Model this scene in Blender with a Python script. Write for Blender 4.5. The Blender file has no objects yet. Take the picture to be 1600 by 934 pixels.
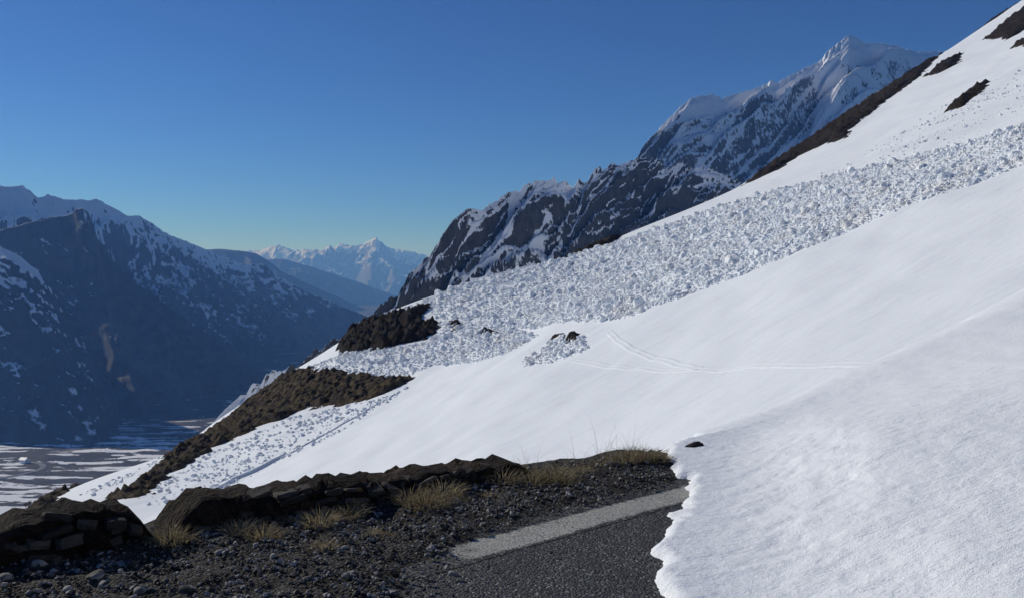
import bpy, math, random
import numpy as np
from mathutils import Vector
random.seed(7); RNG = np.random.default_rng(11)
SC = bpy.context.scene
COL = SC.collection
# ------------------------------------------------------------------ camera, sky, sun, exposure
F = 1300.0; HX, HY = 800.0, 430.0            # focal length and horizon row of the photograph (1600 x 934)
cam = bpy.data.cameras.new('camera'); camo = bpy.data.objects.new('camera', cam); COL.objects.link(camo)
cam.sensor_width = 36; cam.lens = 36*F/1600; cam.shift_y = -(467-HY)/1600
cam.clip_start = 0.1; cam.clip_end = 80000
camo.location = (0, 0, 0); camo.rotation_euler = (math.radians(90), 0, 0)
SC.camera = camo
SUN_AZ, SUN_EL = math.radians(-58), math.radians(27)      # azimuth from +Y, clockwise
w = bpy.data.worlds.new('World'); SC.world = w; w.use_nodes = True
wn = w.node_tree; bg = wn.nodes['Background']
sky = wn.nodes.new('ShaderNodeTexSky'); sky.sky_type = 'NISHITA'; sky.sun_disc = False
sky.sun_elevation = SUN_EL; sky.sun_rotation = SUN_AZ; sky.altitude = 2000
sky.air_density = 1.0; sky.dust_density = 0.0; sky.ozone_density = 5.0
gm = wn.nodes.new('ShaderNodeGamma'); gm.inputs[1].default_value = 1.2; wn.links.new(sky.outputs[0], gm.inputs[0])
tn = wn.nodes.new('ShaderNodeVectorMath'); tn.operation = 'MULTIPLY'; tn.inputs[1].default_value = (.43, .61, .84); wn.links.new(gm.outputs[0], tn.inputs[0]); wn.links.new(tn.outputs[0], bg.inputs[0]); bg.inputs[1].default_value = 0.05
sd = bpy.data.lights.new('sun', 'SUN'); sd.energy = 3.0; sd.angle = math.radians(0.5); sd.color = (1, 0.975, 0.94)
so = bpy.data.objects.new('sun', sd); COL.objects.link(so)
SDIR = Vector((math.sin(SUN_AZ)*math.cos(SUN_EL), math.cos(SUN_AZ)*math.cos(SUN_EL), math.sin(SUN_EL)))
so.rotation_euler = SDIR.to_track_quat('Z', 'Y').to_euler(); so.location = (-50, 20, 80)
vs = SC.view_settings; vs.view_transform = 'Standard'; vs.look = 'None'; vs.exposure = 0.2; vs.gamma = 1.0; vs.use_curve_mapping = False
SC.cycles.use_denoising = True
SC.cycles.volume_bounces = 1; SC.cycles.max_bounces = 6

# ------------------------------------------------------------------ numpy noise
PERM = np.random.default_rng(3).permutation(256); PERM = np.concatenate([PERM, PERM, PERM])
ANG = np.random.default_rng(5).uniform(0, 2*np.pi, 256); GX, GY = np.cos(ANG), np.sin(ANG)
def perlin(x, y, seed=0):
    x = np.asarray(x, float)+seed*17.31; y = np.asarray(y, float)-seed*9.77
    xi = np.floor(x).astype(int); yi = np.floor(y).astype(int); fx = x-xi; fy = y-yi
    def g(a, b, dx, dy):
        h = PERM[PERM[(xi+a) & 255]+((yi+b) & 255)]
        return GX[h]*dx+GY[h]*dy
    u = fx*fx*fx*(fx*(fx*6-15)+10); v = fy*fy*fy*(fy*(fy*6-15)+10)
    n0 = g(0, 0, fx, fy)*(1-u)+g(1, 0, fx-1, fy)*u
    n1 = g(0, 1, fx, fy-1)*(1-u)+g(1, 1, fx-1, fy-1)*u
    return (n0*(1-v)+n1*v)*1.5
def fbm(x, y, o=4, seed=0, gain=.5):
    r = 0; a = 1
    for i in range(o): r = r+a*perlin(x*2**i, y*2**i, seed+i); a *= gain
    return r
def ridged(x, y, o=4, seed=0, gain=.5):
    r = 0; a = 1; t = 0
    for i in range(o):
        r = r+a*(1-np.abs(perlin(x*2**i, y*2**i, seed+i))*1.6); t += a; a *= gain
    return r/t
def smooth(a, b, x):
    t = np.clip((x-a)/(b-a), 0, 1); return t*t*(3-2*t)

# ------------------------------------------------------------------ helpers
def uv(px, py): return (px-HX)/F, (HY-py)/F
def at(px, py, Y):
    u, v = uv(px, py); return (u*Y, Y, v*Y)
def link(name, me, mat=None, parent=None, kind=None, label=None, cat=None, group=None):
    o = bpy.data.objects.new(name, me); COL.objects.link(o)
    if me is not None and mat is not None and len(me.materials) == 0: me.materials.append(mat)
    if parent: o.parent = parent
    tag(o, kind, label, cat, group); return o
def tag(o, kind=None, label=None, cat=None, group=None):
    if kind: o['kind'] = kind
    if label: o['label'] = label
    if cat: o['category'] = cat
    if group: o['group'] = group
def mesh_np(name, V, faces, smooth_=True, mat=None):
    V = np.asarray(V, np.float32); faces = np.asarray(faces, np.int32); k = faces.shape[1]
    me = bpy.data.meshes.new(name); me.vertices.add(len(V)); me.vertices.foreach_set('co', V.ravel())
    me.loops.add(faces.size); me.loops.foreach_set('vertex_index', faces.ravel())
    me.polygons.add(len(faces)); me.polygons.foreach_set('loop_start', np.arange(0, faces.size, k, dtype=np.int32))
    me.polygons.foreach_set('use_smooth', np.full(len(faces), smooth_))
    me.update(calc_edges=True); me.validate()
    if mat: me.materials.append(mat)
    return me
def grid_faces(n, m):
    i = np.arange(n*m).reshape(n, m)
    return np.stack([i[:-1, :-1], i[1:, :-1], i[1:, 1:], i[:-1, 1:]], -1).reshape(-1, 4)
def grid_mesh(name, X, Y, Z, keep=None, mat=None, attrs={}):
    n, m = X.shape; f = grid_faces(n, m); V = np.stack([X, Y, Z], -1).reshape(-1, 3)
    A = {k: a.reshape(-1) for k, a in attrs.items()}
    if keep is not None:
        kk = keep.reshape(-1); f = f[kk[f].any(1)]
        used = np.zeros(n*m, bool); used[f.ravel()] = True; idx = np.cumsum(used)-1
        f = idx[f]; V = V[used]; A = {k: a[used] for k, a in A.items()}
    # upward normals
    a, b, c = V[f[:1, 0]], V[f[:1, 1]], V[f[:1, 2]]
    if np.cross(b-a, c-a)[0, 2] < 0: f = f[:, ::-1]
    me = mesh_np(name, V, f, True, mat)
    for k, a in A.items():
        at_ = me.attributes.new(k, 'FLOAT', 'POINT'); at_.data.foreach_set('value', a.astype(np.float32))
    return me
def sdist(P, x, y):
    """signed distance to an open polyline; positive on the left of its direction"""
    P = np.asarray(P, float); best = np.full(np.shape(x), 1e18); sg = np.zeros(np.shape(x))
    for (x0, y0), (x1, y1) in zip(P[:-1], P[1:]):
        dx, dy = x1-x0, y1-y0; L = dx*dx+dy*dy
        t = np.clip(((x-x0)*dx+(y-y0)*dy)/L, 0, 1); ex = x-x0-t*dx; ey = y-y0-t*dy; d = ex*ex+ey*ey
        cr = dx*(y-y0)-dy*(x-x0); m = d < best-1e-9
        best = np.where(m, d, best); sg = np.where(m, np.sign(cr), sg)
    return np.sqrt(best)*sg
def polysd(P, x, y):
    """signed distance to a closed polygon, positive inside"""
    P = np.asarray(P, float); best = np.full(np.shape(x), 1e18); ins = np.zeros(np.shape(x), bool)
    for (x0, y0), (x1, y1) in zip(P, np.roll(P, -1, 0)):
        dx, dy = x1-x0, y1-y0; L = dx*dx+dy*dy+1e-12
        t = np.clip(((x-x0)*dx+(y-y0)*dy)/L, 0, 1); ex = x-x0-t*dx; ey = y-y0-t*dy
        best = np.minimum(best, ex*ex+ey*ey)
        c = ((y0 > y) != (y1 > y)); xx = dx*(y-y0)/(dy if abs(dy) > 1e-12 else 1e-12)+x0
        ins ^= c & (x < xx)
    return np.sqrt(best)*np.where(ins, 1, -1)
def rbf(pts, c):
    pts = np.asarray(pts, float); n = len(pts)
    d = np.sqrt(((pts[:, None, :2]-pts[None, :, :2])**2).sum(-1)+c*c)
    A = np.ones((n+1, n+1)); A[:n, :n] = -d; A[n, n] = 0
    wv = np.linalg.solve(A, np.append(pts[:, 2], 0))
    def f(x, y):
        r = np.full(np.shape(x), wv[n])
        for k in range(n): r = r-wv[k]*np.sqrt((x-pts[k, 0])**2+(y-pts[k, 1])**2+c*c)
        return r
    return f
def roll(d, R, s):
    d = np.maximum(d, 0); d1 = R*s
    return np.where(d < d1, d*d/(2*R), s*d-d1*s/2)
def axis(segs):
    out = [segs[0][0]]
    for a, b, s0, s1 in segs:
        x = a
        while x < b-1e-6:
            t = (x-a)/(b-a); x += s0+(s1-s0)*t; out.append(min(x, b))
    return np.unique(np.array(out))

# ------------------------------------------------------------------ materials
class NT:
    def __init__(s, name):
        s.m = bpy.data.materials.new(name); s.m.use_nodes = True; s.t = s.m.node_tree; s.b = s.t.nodes['Principled BSDF']
        s.geo = s.n('ShaderNodeNewGeometry'); s.pos = s.geo.outputs['Position']
    def n(s, ty, **k):
        x = s.t.nodes.new(ty)
        for a, v in k.items(): setattr(x, a, v)
        return x
    def L(s, a, b): s.t.links.new(a, b)
    def put(s, sock, v):
        if hasattr(v, 'is_output'): s.L(v, sock)
        else: sock.default_value = v
    def math(s, op, a, b=0.0, c=0.0, clamp=False):
        x = s.n('ShaderNodeMath', operation=op, use_clamp=clamp)
        for i, v in enumerate((a, b, c)): s.put(x.inputs[i], v)
        return x.outputs[0]
    def noise(s, scale, detail=4, rough=.55, vec=None, stretch=None, rot=0.0):
        v = vec if vec is not None else s.pos
        if stretch or rot:
            mp = s.n('ShaderNodeMapping'); s.L(v, mp.inputs[0]); v = mp.outputs[0]
            if stretch: mp.inputs['Scale'].default_value = stretch
            mp.inputs['Rotation'].default_value = (0, 0, rot)
        x = s.n('ShaderNodeTexNoise'); s.L(v, x.inputs['Vector'])
        x.inputs['Scale'].default_value = scale; x.inputs['Detail'].default_value = detail; x.inputs['Roughness'].default_value = rough
        return x.outputs['Fac']
    def voro(s, scale, feature='F1', out='Distance', vec=None):
        x = s.n('ShaderNodeTexVoronoi', feature=feature); s.L(vec if vec is not None else s.pos, x.inputs['Vector']); x.inputs['Scale'].default_value = scale
        return x.outputs[out]
    def ramp(s, f, a, b):
        x = s.n('ShaderNodeMapRange', interpolation_type='SMOOTHSTEP'); s.put(x.inputs[0], f)
        s.put(x.inputs[1], a); s.put(x.inputs[2], b); return x.outputs[0]
    def mix(s, f, a, b):
        x = s.n('ShaderNodeMix', data_type='RGBA'); s.put(x.inputs[0], f)
        for i, v in ((6, a), (7, b)):
            if hasattr(v, 'is_output'): s.L(v, x.inputs[i])
            else: x.inputs[i].default_value = (*v, 1)
        return x.outputs[2]
    def bump(s, h, dist, strength=1.0, normal=None):
        x = s.n('ShaderNodeBump'); x.inputs['Distance'].default_value = dist; x.inputs['Strength'].default_value = strength
        s.L(h, x.inputs['Height'])
        if normal is not None: s.L(normal, x.inputs['Normal'])
        return x.outputs[0]
    def nz(s):
        x = s.n('ShaderNodeSeparateXYZ'); s.L(s.geo.outputs['Normal'], x.inputs[0]); return x.outputs[2]
    def z(s):
        x = s.n('ShaderNodeSeparateXYZ'); s.L(s.pos, x.inputs[0]); return x.outputs[2]
    def attr(s, name):
        x = s.n('ShaderNodeAttribute', attribute_name=name); return x
    def out(s, col, rough=.9, normal=None, spec=.3):
        s.put(s.b.inputs['Base Color'], col if hasattr(col, 'is_output') else (*col, 1)); s.put(s.b.inputs['Roughness'], rough)
        s.b.inputs['Specular IOR Level'].default_value = spec
        if normal is not None: s.L(normal, s.b.inputs['Normal'])
        return s.m
SNOW = (.79, .83, .865)
def m_slope():
    t = NT('slope_snow')
    fl = (0.35, 1.6, 1.0)
    a = t.noise(.55, 5, .6, stretch=fl, rot=-.1); b = t.noise(4, 3, .6, stretch=(.5, 1.5, 1), rot=-.1)
    c = t.noise(.03, 3, .5)
    col = t.mix(t.ramp(c, .35, .7), SNOW, (.76, .80, .835))
    n = t.bump(a, .22, .55); n = t.bump(b, .05, .4, n)
    return t.out(col, .65, n, .2)
def m_near_snow():
    t = NT('near_snow')
    a = t.noise(7, 3, .5, stretch=(.55, 1.7, 1), rot=-.5); b = t.noise(38, 2, .5, stretch=(.7, 1.4, 1), rot=-.5); c = t.voro(130)
    n = t.bump(a, .03, .4); n = t.bump(b, .013, .65, n); n = t.bump(c, .005, .5, n)
    d = t.noise(14, 4, .6)
    return t.out(t.mix(t.ramp(d, .3, .75), (.88, .915, .94), (.84, .875, .91)), .5, n, .35)
def m_block():
    t = NT('block_snow')
    a = t.noise(6, 4, .6); n = t.bump(a, .08, .6); r = t.noise(.35, 2, .5)
    return t.out(t.mix(t.ramp(r, .45, .75), SNOW, (.75, .74, .73)), .7, n, .2)
def m_earth(name, dark, light, grass):
    t = NT(name)
    a = t.noise(1.3, 6, .7); b = t.noise(7, 5, .7); g = t.noise(.16, 4, .65); v = t.voro(2.2, out='Color'); sp = t.n('ShaderNodeSeparateColor'); t.L(v, sp.inputs[0])
    col = t.mix(t.ramp(a, .40, .62), dark, light); col = t.mix(t.ramp(g, .46, .58), col, t.mix(t.ramp(b, .40, .60), dark, grass))
    col = t.mix(t.math('MULTIPLY', t.ramp(sp.outputs[0], .80, .9), t.ramp(b, .45, .6)), col, tuple(min(1, c*2.2) for c in light))
    n = t.bump(a, .4, .9); n = t.bump(b, .12, 1.0, n)
    return t.out(col, .95, n, .15)
def m_mount(name, rock, rock2, thr, width, snow=(.80, .82, .86), sc=1.0, alt=None, streak=.25, stS=(14., 110.), big=.25, bumpd=3.0):
    t = NT(name)
    nz = t.attr('flatness').outputs['Fac']
    n1 = t.noise(.012/sc, 5, .6); n2 = t.noise(.07/sc, 5, .65)
    st = t.attr('st_s').outputs['Fac']; dd = t.attr('st_d').outputs['Fac']
    cb = t.n('ShaderNodeCombineXYZ'); t.L(t.math('DIVIDE', st, stS[0]), cb.inputs[0]); t.L(t.math('DIVIDE', dd, stS[1]), cb.inputs[1])
    n3 = t.noise(1, 4, .6, vec=cb.outputs[0])
    v = t.math('MULTIPLY_ADD', t.math('SUBTRACT', n1, .5), big*2, nz)
    v = t.math('MULTIPLY_ADD', t.math('SUBTRACT', n2, .5), .85, v)
    v = t.math('MULTIPLY_ADD', t.math('SUBTRACT', n3, .5), streak*2, v)
    if alt:
        z0, k = alt; v = t.math('ADD', v, t.math('MULTIPLY', t.math('SUBTRACT', t.z(), z0), k))
    f = t.ramp(v, thr-width, thr+width)
    rc = t.mix(t.ramp(t.noise(.05/sc, 5, .65), .35, .65), rock, rock2)
    col = t.mix(f, rc, snow)
    h = t.noise(.16/sc, 6, .7); n = t.bump(h, bumpd*sc, .7)
    return t.out(col, .85, n, .15)
M = dict(slope=m_slope(), near=m_near_snow(), block=m_block(),
    earth=m_earth('dark_earth', (.010, .008, .007), (.034, .024, .017), (.055, .042, .024)),
    bank=m_earth('bank_earth', (.03, .022, .014), (.085, .062, .036), (.12, .095, .05)))

# ------------------------------------------------------------------ the home mountainside: height function
AX, AY = .754, .656; NX, NY = -.656, .754            # along the road, and outwards across it
RZ = -1.70                                            # road level below the eye
CREST_PX = [(-260, 900, 72), (0, 812, 90), (150, 747, 110), (300, 692, 130), (380, 632, 142), (450, 584, 150), (520, 541, 155), (600, 492, 158), (680, 461, 160), (770, 431, 165),
            (870, 411, 165), (970, 370, 170), (1060, 333, 176), (1170, 285, 185), (1290, 205, 208), (1400, 127, 240), (1500, 68, 270), (1600, 0, 300), (1750, -95, 340)]
CR = [at(*p) for p in CREST_PX]
def plane(x, y): return -12+.5*x+.05*y
ctrl = [(x, y, z-plane(x, y)) for x, y, z in CR]
for px, py in [(1300, 560), (900, 650), (1100, 470), (850, 520), (1600, 470), (1600, 300), (1600, 200), (1250, 380), (1050, 430), (700, 690), (1450, 250)]:
    u, v = uv(px, py); Yp = 12/(.5*u+.05-v); ctrl.append((u*Yp, Yp, 0))
for px, py, Yp in [(640, 600, 104), (480, 585, 138), (350, 762, 78), (220, 775, 84), (560, 560, 130), (700, 520, 128)]:
    x, y, z = at(px, py, Yp); ctrl.append((x, y, z-plane(x, y)))
RES = rbf(ctrl, 12.)
CR2 = [(-62, -60)]+[(c[0], c[1]) for c in CR]
SNOWC = [(1.2, 6.5, -1.62), (.8, 4, -1.6), (.75, 5.2, -1.62), (1.66, 8.3, -1.756), (2.42, 9, -1.65), (3.46, 10, -1.60), (5.08, 11, -1.185), (7.38, 12, -.46),
         (2.14, 3.48, -1.35), (3.31, 5.38, -1.117), (4.3, 7, -.917), (2.2, 6.9, -1.42), (12, 17, .5), (10, 8, .25), (10, 2, .25), (2, 0, -1.4), (20, 10, 2.2),
         (-3, 5, -1.6), (-6, 2, -1.6), (0, 2, -1.6), (-8, -5, -1.6), (0, -20, -1.6), (0, 6.5, -1.62)]
SNS = rbf(SNOWC, .8)
EDGE = [(-14.5, -4.7), (-3.95, 4.45), (-1.7, 6.4), (.1, 7.45), (1.2, 8.1), (1.66, 8.35), (2.42, 9.05), (3.46, 10.05), (5.08, 11.1), (7.38, 12.1), (12, 16), (34, 34)]
def H(x, y, low=True):
    x = np.asarray(x, float); y = np.asarray(y, float)
    d = sdist(CR2, x, y)
    P = plane(x, y)+RES(x, y)
    far = smooth(20, 45, np.hypot(x, y))
    P = P+far*(.35*fbm(x/17, y/23, 3, 1)+.10*fbm(x/4, y/4, 2, 4))*smooth(-2, -14, d)
    P = P-roll(d+1.5, 30, .75)
    dn = sdist(EDGE, x, y)
    N = SNS(x, y)-(.25 if low else 0)-roll(dn, 2.2, .85)
    # beyond reach of the road bench the hillside takes over
    k = 1.2; hh = np.clip(.5+.5*(P-N)/k, 0, 1)
    return N*(1-hh)+P*hh+k*hh*(1-hh)
def raycast(px, py, y0=16., y1=330., n=900):
    u, v = uv(px, py); Y = np.geomspace(y0, y1, n); h = H(u*Y, Y); g = h-v*Y
    k = np.nonzero(g >= 0)[0]; i = k[0] if len(k) else int(np.argmax(g/Y))
    if len(k) and i > 0:
        t = -g[i-1]/(g[i]-g[i-1]); Yc = Y[i-1]+t*(Y[i]-Y[i-1])
    else: Yc = Y[i]
    return u*Yc, Yc
def drape(poly): return np.array([raycast(*p) for p in poly])

xs = axis([(-620, -110, 25, 4), (-110, -70, 2.0, 1.0), (-70, 20, .8, .5), (20, 60, .5, .9), (60, 260, .9, 2.2), (260, 700, 4, 30)])
ys = axis([(-80, -4, 8, .6), (-4, 30, .45, .45), (30, 170, .6, .8), (170, 345, .9, 1.6), (345, 900, 5, 30)])
X, Y = np.meshgrid(xs, ys, indexing='ij'); Z = H(X, Y)
MAIN = [(1640, 185), (1500, 228), (1400, 255), (1250, 290), (1130, 322), (1050, 350), (970, 377), (900, 400), (800, 422), (740, 438), (690, 458), (650, 478), (588, 494), (600, 505), (665, 478), (690, 500), (680, 530), (620, 545), (535, 556), (478, 577), (520, 584),
        (640, 586), (690, 567), (790, 552), (835, 528), (800, 512), (905, 500), (990, 492), (1080, 458), (1200, 412), (1350, 350), (1480, 300), (1640, 240)]
MAINW = drape(MAIN)
sdm = polysd(MAINW, X, Y)
Z = Z+.45*smooth(-.5, 3, sdm)*(1+.6*fbm(X/6, Y/6, 3, 9))
link('mountainside', grid_mesh('mountainside', X, Y, Z, mat=M['slope']), kind='structure')

# bare ground showing through the snow: raised rough sheets that cut through the snow surface
def patch(name, px, mat, step, lift=.30, rough=.35, edge=.9):
    P = drape(px); lo = P.min(0)-3; hi = P.max(0)+3
    gx = np.arange(lo[0], hi[0], step); gy = np.arange(lo[1], hi[1], step)
    X, Y = np.meshgrid(gx, gy, indexing='ij'); s = polysd(P, X, Y)
    s = s+edge*1.5*fbm(X/5., Y/2.2, 5, 21, .6)+.55*fbm(X/1.3, Y/.8, 3, 5)
    z = H(X, Y)+.45*smooth(-.5, 3, polysd(MAINW, X, Y))*.6
    L = np.clip(s*(.35 if lift < 1 else .8), -.5, lift)+np.clip(s, 0, 1)*rough*(fbm(X/1.6, Y/1.6, 4, 31)*.7+.5*ridged(X/3, Y/3, 3, 8)-.25+.9*np.maximum(fbm(X/.8, Y/.8, 2, 37, .7), 0))
    link(name, grid_mesh(name, X, Y, z+L, keep=L > -.25, mat=mat), kind='structure')
patch('earth_bank', [(642, 593), (600, 588), (500, 581), (465, 578), (440, 590), (400, 618), (330, 672), (300, 692), (240, 735), (165, 782), (215, 778), (255, 745), (330, 700), (400, 668), (480, 637), (560, 627), (600, 617)], M['bank'], .26, .5, .6)
patch('rock_outcrop', [(530, 551), (534, 522), (560, 511), (640, 492), (666, 480), (669, 494), (652, 500), (676, 506), (683, 519), (660, 530), (600, 544), (570, 548)], M['earth'], .26, 1.1, .9)
for pp in ([(702, 504), (722, 502), (727, 515), (705, 526)], [(738, 516), (786, 521), (770, 530), (750, 527)], [(866, 524), (907, 524), (900, 532), (885, 531)]):
    patch('bare_ground', pp, M['earth'], .22, .6, .4, .25)
patch('bare_ground', [(890, 398), (930, 381), (972, 369), (957, 379), (915, 396)], M['earth'], .35, 1.0, .5, .4)
patch('bare_ground', [(1163, 289), (1200, 262), (1260, 222), (1310, 187), (1380, 142), (1425, 112), (1470, 84), (1440, 118), (1395, 150), (1335, 195), (1318, 217), (1290, 224), (1250, 243), (1210, 268)], M['earth'], .5, .8, .6, .9)
for pp in ([(1446, 119), (1470, 100), (1503, 84), (1495, 101), (1470, 114)], [(1474, 176), (1510, 146), (1544, 129), (1530, 147), (1500, 168)],
           [(1538, 62), (1570, 36), (1610, 5), (1612, 42), (1575, 62)], [(1515, 52), (1560, 16), (1590, -4), (1560, 26)], [(1578, 76), (1612, 55), (1612, 70)]):
    patch('bare_ground', pp, M['earth'], .5, .7, .6, .8)
patch('bare_ground', [(30, 803), (60, 776), (90, 757), (132, 744), (112, 762), (75, 790)], M['bank'], .3, .5, .5, .5)

# ------------------------------------------------------------------ mountains
def mountain(name, crest, fdir, Wf, Wb, ns, nt, s1, s2, dk, amp, L1, mat, jag=0., seed=0, zmin=-420, sb=.8, fine=.25, D0=60., kind='structure', jl=12., extra=None, skew=0., elong=1.7, crag=.15, rocky=None):
    C = np.array([at(*p) for p in crest]); pxs = np.array([p[0] for p in crest], float)
    q = np.linspace(pxs[0], pxs[-1], ns); Cx, Cy, Cz = (np.interp(q, pxs, C[:, k]) for k in range(3))
    sm = np.concatenate([[0], np.cumsum(np.hypot(np.diff(Cx), np.diff(Cy)))])
    nb = int(nt*.2); t = np.concatenate([-np.linspace(1, 0, nb, endpoint=False)**1.6*Wb, np.linspace(0, 1, nt-nb)**1.35*Wf])
    l = math.hypot(*fdir); fx, fy = fdir[0]/l, fdir[1]/l
    S, D = np.meshgrid(sm, t, indexing='ij'); X = Cx[:, None]+fx*D; Y = Cy[:, None]+fy*D
    pf = np.where(D > 0, s1*np.minimum(D, dk)+s2*np.maximum(D-dk, 0), -sb*D)
    wv = .35*L1*fbm(S/L1/1.5, D/L1/1.5, 3, seed+3)
    n = ridged((S+wv+skew*D)/L1, (D+wv)/(L1*elong), 5, seed, .45)-.62
    n2 = fbm((S+skew*D)/L1*3.2, D/L1*2.4, 4, seed+7, .55)
    a = smooth(0, D0, np.abs(D))
    Z = Cz[:, None]-pf+amp*a*n*1.6+amp*fine*n2*(crag+(1-crag)*a)+amp*.06*ridged(S/L1*9, D/L1*8, 3, seed+9)*(crag+(1-crag)*a)
    if jag: Z = Z+jag*np.exp(-np.abs(D)/(jl*2))*(ridged(S/jl, D/jl/2, 3, seed+11)-.55)
    if extra is not None: Z = extra(S, D, X, Y, Z)
    Z = np.maximum(Z, zmin)
    gs = np.gradient(np.stack([X, Y, Z], -1), axis=0); gd = np.gradient(np.stack([X, Y, Z], -1), axis=1); nn = np.cross(gs, gd)
    nzv = np.abs(nn[..., 2])/(np.linalg.norm(nn, axis=-1)+1e-9)
    fr = (D >= 0) & (Z > zmin+1); q = np.quantile(nzv[fr], np.linspace(0, 1, 101)); rank = np.interp(nzv, q, np.linspace(0, 1, 101))
    if rocky: rank = rank-rocky[2]*smooth(rocky[0], rocky[1], np.linspace(pxs[0], pxs[-1], ns))[:, None]
    me = grid_mesh(name, X, Y, Z, mat=mat, attrs={'st_s': S+skew*D, 'st_d': D, 'flatness': rank})
    return link(name, me, kind=kind)
M['ridge'] = m_mount('ridge_rock_snow', (.035, .033, .034), (.075, .068, .062), .38, .04, sc=.4, streak=.08, stS=(14., 60.), big=.50, bumpd=1.8)
M['peak'] = m_mount('peak_rock_snow', (.07, .066, .064), (.14, .125, .11), .11, .05, sc=.6, alt=(330, .0007), streak=.05, stS=(26., 90.), big=.42, bumpd=1.6)
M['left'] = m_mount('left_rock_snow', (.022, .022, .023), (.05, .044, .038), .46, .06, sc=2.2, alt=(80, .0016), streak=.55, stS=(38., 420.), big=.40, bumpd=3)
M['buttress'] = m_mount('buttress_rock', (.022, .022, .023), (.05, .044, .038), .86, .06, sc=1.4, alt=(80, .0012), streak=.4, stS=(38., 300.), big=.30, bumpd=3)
M['far'] = m_mount('far_rock_snow', (.07, .07, .07), (.12, .11, .10), .45, .1, sc=14, alt=(300, .0007), streak=.2, stS=(300., 2500.), big=.3, bumpd=4)
M['mid'] = m_mount('mid_forest', (.03, .035, .03), (.06, .055, .045), 1.05, .1, sc=6, alt=(50, .0008), streak=.2, stS=(150., 1500.), big=.3, bumpd=4)
mountain('rocky_ridge', [(250, 722, 430), (330, 664, 450), (400, 612, 470), (450, 576, 490), (500, 542, 520), (560, 508, 560), (600, 480, 600), (625, 455, 625), (640, 436, 640), (665, 410, 660), (690, 383, 680), (705, 362, 700), (722, 349, 710), (735, 346, 720),
    (750, 335, 735), (770, 320, 750), (800, 303, 780), (832, 286, 800), (840, 284, 805), (860, 283, 820), (880, 286, 830), (896, 293, 840), (905, 280, 842), (915, 291, 850), (935, 266, 870), (955, 257, 890), (975, 255, 905), (1000, 251, 920),
    (1012, 257, 930), (1030, 252, 940), (1045, 258, 950), (1070, 255, 970), (1090, 266, 985), (1120, 270, 1000), (1150, 284, 1015), (1200, 305, 1040), (1300, 350, 1080)], (-.34, -1), 430, 300, 900, 250, .90, .66, 150, 40, 105, M['ridge'], skew=1.6, elong=2.2, fine=.36, crag=.4, rocky=(870, 980, .27), jag=5, seed=2, sb=1.0, D0=45, jl=9)
mountain('snowy_peak', [(930, 300, 1400), (990, 258, 1500), (1010, 235, 1550), (1022, 212, 1580), (1035, 196, 1600), (1060, 170, 1650), (1080, 153, 1680), (1112, 147, 1720), (1130, 153, 1740), (1165, 143, 1800), (1195, 132, 1850), (1205, 125, 1860), (1215, 131, 1870),
    (1250, 110, 1930), (1280, 97, 1980), (1295, 80, 2000), (1310, 68, 2020), (1327, 55, 2040), (1340, 60, 2060), (1352, 68, 2080), (1400, 71, 2150), (1420, 77, 2200), (1440, 83, 2220), (1470, 80, 2250), (1550, 75, 2350), (1700, 55, 2500)],
    (-.42, -.95), 950, 600, 760, 250, .84, .70, 260, 72, 300, M['peak'], skew=2.0, elong=2.4, fine=.30, crag=.15, jag=6, seed=5, sb=.9, D0=110, jl=22)
mountain('left_mountain', [(-320, 300, 2300), (-150, 288, 2600), (-40, 291, 2820), (0, 291, 2900), (35, 291, 2950), (48, 300, 2980), (60, 309, 3000), (75, 305, 3050), (100, 311, 3120), (130, 313, 3250), (152, 313, 3330), (180, 326, 3450), (200, 338, 3520), (218, 338, 3600), (240, 350, 3700), (262, 365, 3800), (300, 381, 3950), (345, 400, 4100),
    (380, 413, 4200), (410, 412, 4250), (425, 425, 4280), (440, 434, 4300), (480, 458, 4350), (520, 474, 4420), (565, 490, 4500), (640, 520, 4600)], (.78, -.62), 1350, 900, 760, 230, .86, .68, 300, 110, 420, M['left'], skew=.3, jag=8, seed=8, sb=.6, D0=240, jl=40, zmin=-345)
mountain('rock_buttress', [(-60, 372, 2360), (0, 360, 2370), (40, 350, 2370), (80, 340, 2370), (108, 336, 2370), (118, 327, 2370), (130, 325, 2370), (138, 332, 2375), (146, 352, 2380), (153, 375, 2385), (165, 395, 2390), (180, 412, 2395), (205, 436, 2400), (260, 478, 2400), (340, 535, 2400), (420, 590, 2400)],
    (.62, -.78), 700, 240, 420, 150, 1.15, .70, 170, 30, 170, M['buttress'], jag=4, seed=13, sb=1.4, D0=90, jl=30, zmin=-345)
mountain('mountain_spur', [(-330, 640, 1750), (-160, 480, 1850), (-50, 395, 1930), (0, 385, 1950), (30, 400, 1980), (62, 425, 2000), (100, 480, 2010), (150, 560, 2020), (190, 615, 2030), (240, 650, 2040)],
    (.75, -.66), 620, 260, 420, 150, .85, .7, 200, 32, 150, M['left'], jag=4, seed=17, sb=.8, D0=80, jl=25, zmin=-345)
mountain('hazy_ridge', [(200, 395, 6500), (300, 392, 6800), (345, 389, 7000), (375, 392, 7100), (400, 396, 7200), (420, 408, 7300), (440, 424, 7400), (500, 452, 7600), (560, 478, 7800), (620, 500, 8000), (720, 545, 8200)],
    (.5, -.87), 1700, 1200, 360, 90, .45, .4, 900, 120, 600, M['mid'], seed=19, sb=.5, D0=400, zmin=-420)
mountain('hazy_ridge', [(380, 410, 10500), (440, 404, 10800), (490, 418, 11000), (540, 434, 11200), (600, 455, 11500), (680, 485, 11800), (800, 520, 12200)],
    (.3, -.95), 2200, 1600, 300, 80, .45, .4, 900, 160, 800, M['mid'], seed=23, sb=.5, D0=500, zmin=-420)
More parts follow.
